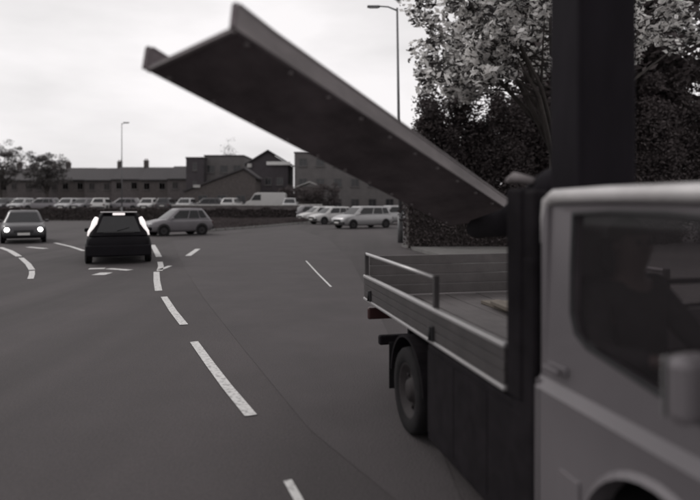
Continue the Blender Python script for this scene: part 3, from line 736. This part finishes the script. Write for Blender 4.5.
# tall dark evergreens along the right pavement, each its own tree
EV='tall dark evergreens screening the right side of the road'
evl=['leftmost dark evergreen, at the lamp post','dark evergreen second from the lamp post','dark evergreen third from the lamp post','dark evergreen right of the tray end, fourth from the lamp post','dark evergreen just left of the mast','dark evergreen hidden mostly behind the mast','dark evergreen just right of the mast','dark evergreen above the truck cab roof','dark evergreen at the right frame edge']
for i in range(9):
    x=3.45+i*1.55; h=[6.1,6.7,6.5,6.8,6.6,7.0,6.4,6.7,6.6][i]
    tree('evergreen_tree',(x,25.6+(i%2)*.7,.1),evl[i],'tree',(0,0,h*.5,1.35,1.2,h*.56),M['leaf_dark'],200,140,.085,tr=.12,cr=.55,shell=.55,limbs=4,flat=.9,seed=20+i,group=EV,fork=.8)
hedge('hedge',(2.25,24.6),(11.5,24.6),2.0,1.3,'dense dark hedge at the foot of the evergreens behind the flatbed',M['leaf_dark'],30000,.07,seed=9)
# big dark tree behind and the pale-leaved tree in front of it
tree('broadleaf_tree',(12.8,30,0),'tall dark tree towering behind the evergreens and the mast','tree',(0,0,9.4,6.4,5,7.5),M['leaf_dark'],330,100,.22,tr=.4,cr=1.15,shell=.3,limbs=9,seed=41)
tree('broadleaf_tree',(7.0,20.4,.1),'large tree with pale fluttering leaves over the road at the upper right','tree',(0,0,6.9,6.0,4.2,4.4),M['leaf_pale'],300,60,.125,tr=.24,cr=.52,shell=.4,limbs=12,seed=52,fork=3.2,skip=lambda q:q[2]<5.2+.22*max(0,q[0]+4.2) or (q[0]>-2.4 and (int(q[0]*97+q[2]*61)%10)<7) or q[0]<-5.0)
# left: bare greyish trees above the houses
BT='greyish trees above the house roofs on the left'
for i,(x,y,r,cz,lab) in enumerate([(-60.5,104,5.0,8.6,'greyish half bare tree cut by the left frame edge'),(-53.5,106,4.0,7.6,'smaller greyish half bare tree just right of the left edge tree')]):
    tree('bare_tree',(x,y,0),lab,'tree',(0,0,cz,r,3.5,r*.95),M['twig'],120,60,.17,tr=.25,cr=1.0,shell=.2,limbs=10,seed=60+i,group=BT,fork=3)
tree('bare_tree',(-22.5,112,0),'thin bare tree top showing faintly above the roof left of the gable','tree',(0,0,10.6,2.0,2,3.6),M['twig'],26,16,.12,tr=.14,cr=.8,shell=.1,limbs=12,seed=71,fork=6)
# dark bushes in front of the flat-roofed block
SB='dark bushes in front of the flat roofed block'
for i,(x,y,r,h,lab) in enumerate([(-7.6,78,2.5,3.0,'dark round bush left of the pale shed roof'),(-3.6,80,2.8,3.4,'dark bush right of the pale shed roof, before the flat block'),(-20.2,84,1.2,1.7,'small dark bush at the foot of the dark tower')]):
    tree('bush',(x,y,.6 if y<84 else 0),lab,'bush',(0,0,h*.55+.3,r,1.8,h*.5),M['leaf_dark'],70,60,.14,tr=.1,cr=.7,shell=.3,limbs=4,seed=80+i,group=SB,fork=.5)

def lamp_post(x,y,h,arm,label,r=.09,lean=0,group=None):
    root=empty('street_lamp',(x,y,0),0,label,'street lamp')
    p=MB(); p.tube([(0,0,0),(0,0,1.4)],[r*1.5,r*1.5],12); p.tube([(0,0,1.4),(lean*.5,0,h*.5),(lean,0,h)],[r,r*.8,r*.55],12); p.build('post',M['galv'],root)
    a=MB(); a.tube([(lean,0,h-.12),(lean-arm*.5,0,h+.05),(lean-arm,0,h+.08)],[r*.5,r*.42,r*.4],8); a.build('arm',M['galv'],root)
    l=MB(); l.box((lean-arm-.25,0,h+.06),(.6,.22,.09),b=.04); hd_=l.build('lamp_head',M['galv'],root)
    MB().box((lean-arm-.25,0,h+.006),(.42,.16,.02),b=.006).build('lens',M['lamp_off'],hd_)
    MB().box((0,-r*1.5,.8),(.12,.02,.45),b=.006).build('access_door',M['galv'],root)
    return root
lamp_post(2.35,28,10.95,.85,'tall slender street lamp rising above the steel channel, arm to the left',r=.085,lean=-.15)
lamp_post(-23.2,61,9.9,-.7,'small distant street lamp above the terraced roofs on the left',r=.06)

# ------------------------------------------------------------------ buildings
def wind(root,x,y,z,w,h,mf=None):
    f=MB(); t=.07
    f.box((x,y-.02,z+h/2-t/2),(w,.08,t)); f.box((x,y-.02,z-h/2+t/2),(w,.08,t)); f.box((x-w/2+t/2,y-.02,z),(t,.08,h-2*t)); f.box((x+w/2-t/2,y-.02,z),(t,.08,h-2*t)); f.box((x,y-.018,z),(.05,.06,h-2*t))
    o=f.build('window',mf or M['render'],root); MB().box((x,y+.01,z),(w-2*t,.02,h-2*t)).build('pane',M['pane'],o)
    MB().box((x,y-.05,z-h/2-.05),(w+.2,.16,.09)).build('sill',M['render'],o)
def house(x,y,w,d,eh,rh,label,wall,group,ch=True,shared={}):
    key=(w,d,eh,rh,wall.name,ch)
    if key in shared: return dup(shared[key],'terraced_house',(x,y,0),0,label,group)
    root=empty('terraced_house',(x,y,0),0,label,'house',group); shared[key]=root
    MB().prism([(0,0),(d,0),(d,eh),(d/2,eh+rh-.05),(0,eh)],-w/2+.01,w/2-.01,'x').build('wall',wall,root)
    rf=MB()
    for a,b in (((-.3,eh-.12),(d/2,eh+rh)),((d+.3,eh-.12),(d/2,eh+rh))):
        rf.prism([a,b,(b[0],b[1]+.14),(a[0],a[1]+.14)],-w/2,w/2,'x')
    roofo=rf.build('roof',M['slate'],root)
    if ch:
        c=MB(); c.box((w/2-.5,d/2,eh+rh+.55),(.8,.6,1.5)); c.box((w/2-.5,d/2,eh+rh+1.33),(.92,.72,.12)); co=c.build('chimney',M['brick2'],roofo)
        for k in (-.2,.2):
            p=MB(); p.tube([(w/2-.5+k,d/2,eh+rh+1.39),(w/2-.5+k,d/2,eh+rh+1.75)],[.13,.1],8); p.build('chimney_pot',M['pot'],roofo)
    MB().box((0,-.33,eh-.1),(w,.1,.14)).build('gutter',M['trim'],root)
    for xx in (-w*.25,w*.25): wind(root,xx,0,eh-1.2,1.1,1.3)
    wind(root,-w*.25,0,1.7,1.5,1.4)
    dr=MB(); dr.box((w*.25,-.02,1.05),(.95,.08,2.1),b=.01); do=dr.build('door',M['trim'],root); MB().box((w*.25+.33,-.08,1.05),(.05,.05,.12),b=.01).build('handle',M['chrome'],do)
    return root
HG='dark terraced houses along the skyline on the left'
hl=['dark terraced house at the left frame edge below the greyish trees','dark terraced house behind the second greyish tree','dark terraced house with chimney right of the greyish trees','dark terraced house, second right of the greyish trees','dark terraced house with chimney directly left of the distant lamp','dark terraced house with chimney just right of the distant lamp','dark terraced house second left of the dark tower','dark terraced house next to the dark tower']
for i in range(8):
    x=-69.5+i*5.6; house(x,118-(i*1.3),5.6,8,6.0+(i%2)*.12,2.35,hl[i],M['brick'] if i%3 else M['brick2'],HG,ch=i in (0,2,4,5))
def block(name,x,y,w,d,h,wall,label,cols,rows,cat='building',parapet=True,ww=1.3,wh=1.3):
    root=empty(name,(x,y,0),0,label,cat); MB().box((0,d/2,h/2),(w,d,h)).build('wall',wall,root)
    if parapet: MB().box((0,d/2,h+.1),(w+.2,d+.2,.2)).build('roof',M['slate'],root)
    for r in range(rows):
        for c in range(cols): wind(root,-w/2+w*(c+.5)/cols,-.001,h*(r+.55)/rows,ww,wh)
    return root
block('stair_tower',-25.6,99,2.9,4,9.1,M['render2'],'narrow dark tower rising left of the grey hall',1,3,'tower',ww=.7)
MB().box((0,0,0),(2,2,.02))
hall=block('hall_building',-21.2,101,6.6,8,9.6,M['render'],'grey flat roofed hall between dark tower and gabled house',3,2)
gab=empty('gabled_building',(-13.1,96,0),0,'dark building with a low gable and white fascia boards','building')
MB().prism([(-3.2,0),(3.2,0),(3.2,8.0),(0,9.9),(-3.2,8.0)],0,9,'y').build('wall',M['render2'],gab)
rf=MB()
for sx in (-1,1): rf.prism([(sx*3.7,7.75),(0,10.0),(0,10.25),(sx*3.7,8.0)],-.4,9.2,'y')
rfo=rf.build('roof',M['slate'],gab)
MB().box((1.7,-.5,8.05),(3.8,.14,.55),b=.02).build('fascia',M['white'],gab)
MB().box((-2.9,-.5,7.7),(.7,.14,.6),b=.02).build('fascia',M['coping'],gab)
for xx in (-1.9,0,1.9): wind(gab,xx,-.001,5.2,1.1,1.2); wind(gab,xx,-.001,2.2,1.1,1.4)
lean=empty('shed',(-19.0,88,0),0,'long dark pitched roof shed in front of the hall and gable','shed')
MB().prism([(-5.2,0),(5.2,0),(5.2,5.4),(3.5,6.6),(-5.2,3.4)],0,5,'y').build('wall',M['brick2'],lean)
rr=MB(); rr.prism([(-5.5,3.35),(3.5,6.7),(3.5,6.95),(-5.5,3.6)],-.3,5.2,'y'); rr.prism([(3.5,6.7),(5.6,5.2),(5.6,5.45),(3.5,6.95)],-.3,5.2,'y'); rr.build('roof',M['slate'],lean)
for xx in (-2.6,.2,3.0): wind(lean,xx,-.001,2.3,1.4,1.2)
MB().box((-3.4,-.33,4.2),(1.0,.08,.4),b=.02).build('vent_hood',M['coping'],lean)
block('flat_block',3.5,94,24.4,10,9.55,M['render'],'wide grey flat roofed block right of the gabled building',9,3)
sh=empty('pale_roof_shed',(-5.6,83,0),0,'small shed with pale roof among the dark bushes','shed')
MB().box((0,1.5,2.0),(3.2,3,4.0)).build('wall',M['brick2'],sh); MB().prism([(-1.9,4.0),(0,4.75),(1.9,4.0),(1.9,3.9),(0,4.6),(-1.9,3.9)],-.3,3.3,'y').build('roof',M['coping'],sh)
wind(sh,0,-.001,2.4,1.2,1.1)
# delivery van in the far row
vn=empty('delivery_van',(-10.3,74.0,.75),R(180),'pale delivery van in the far row below the gabled building','van')
vb=MB(); vb.prism([(-2.4,.35),(-2.45,1.0),(-2.4,2.15),(-2.2,2.28),(1.0,2.3),(1.35,2.15),(1.85,1.35),(2.35,1.15),(2.5,.85),(2.5,.35)],-.95,.95,'y'); vb.build('body',M['carpale'],vn,bevel=.07)
for sy in (1,-1):
    MB().prism([(.55,1.35),(1.75,1.35),(1.3,2.02),(.55,2.05)],sy*.955,sy*.965,'y').build('window',M['carglass'],vn)
    MB().box((2.42,sy*.7,.85),(.16,.3,.2),b=.04).build('headlight',M['lamp_off'],vn)
    for xx in (1.6,-1.5): wheel(xx,sy*.86,.34,.22,sy,parent=vn)
MB().add([(1.40,-.8,2.1),(1.40,.8,2.1),(1.91,.8,1.37),(1.91,-.8,1.37)],[(0,1,2,3)]).build('windscreen',M['carglass'],vn)
# long row of back houses / dark treeline closing the right background
tl_=[('dark tree in the far background right of the flat block',18,88,5),('dark tree in the far background behind the car park, left',9.5,76,4.2)]
for i,(lab,x,y,r) in enumerate(tl_):
    tree('background_tree',(x,y,0),lab,'tree',(0,0,r*1.05,r,r*.7,r*.95),M['leaf_dark'],90,60,.22,tr=.25,cr=1.2,shell=.3,limbs=5,seed=90+i,group='dark trees in the far background on the right',fork=1.5)
bpy.context.view_layer.update()
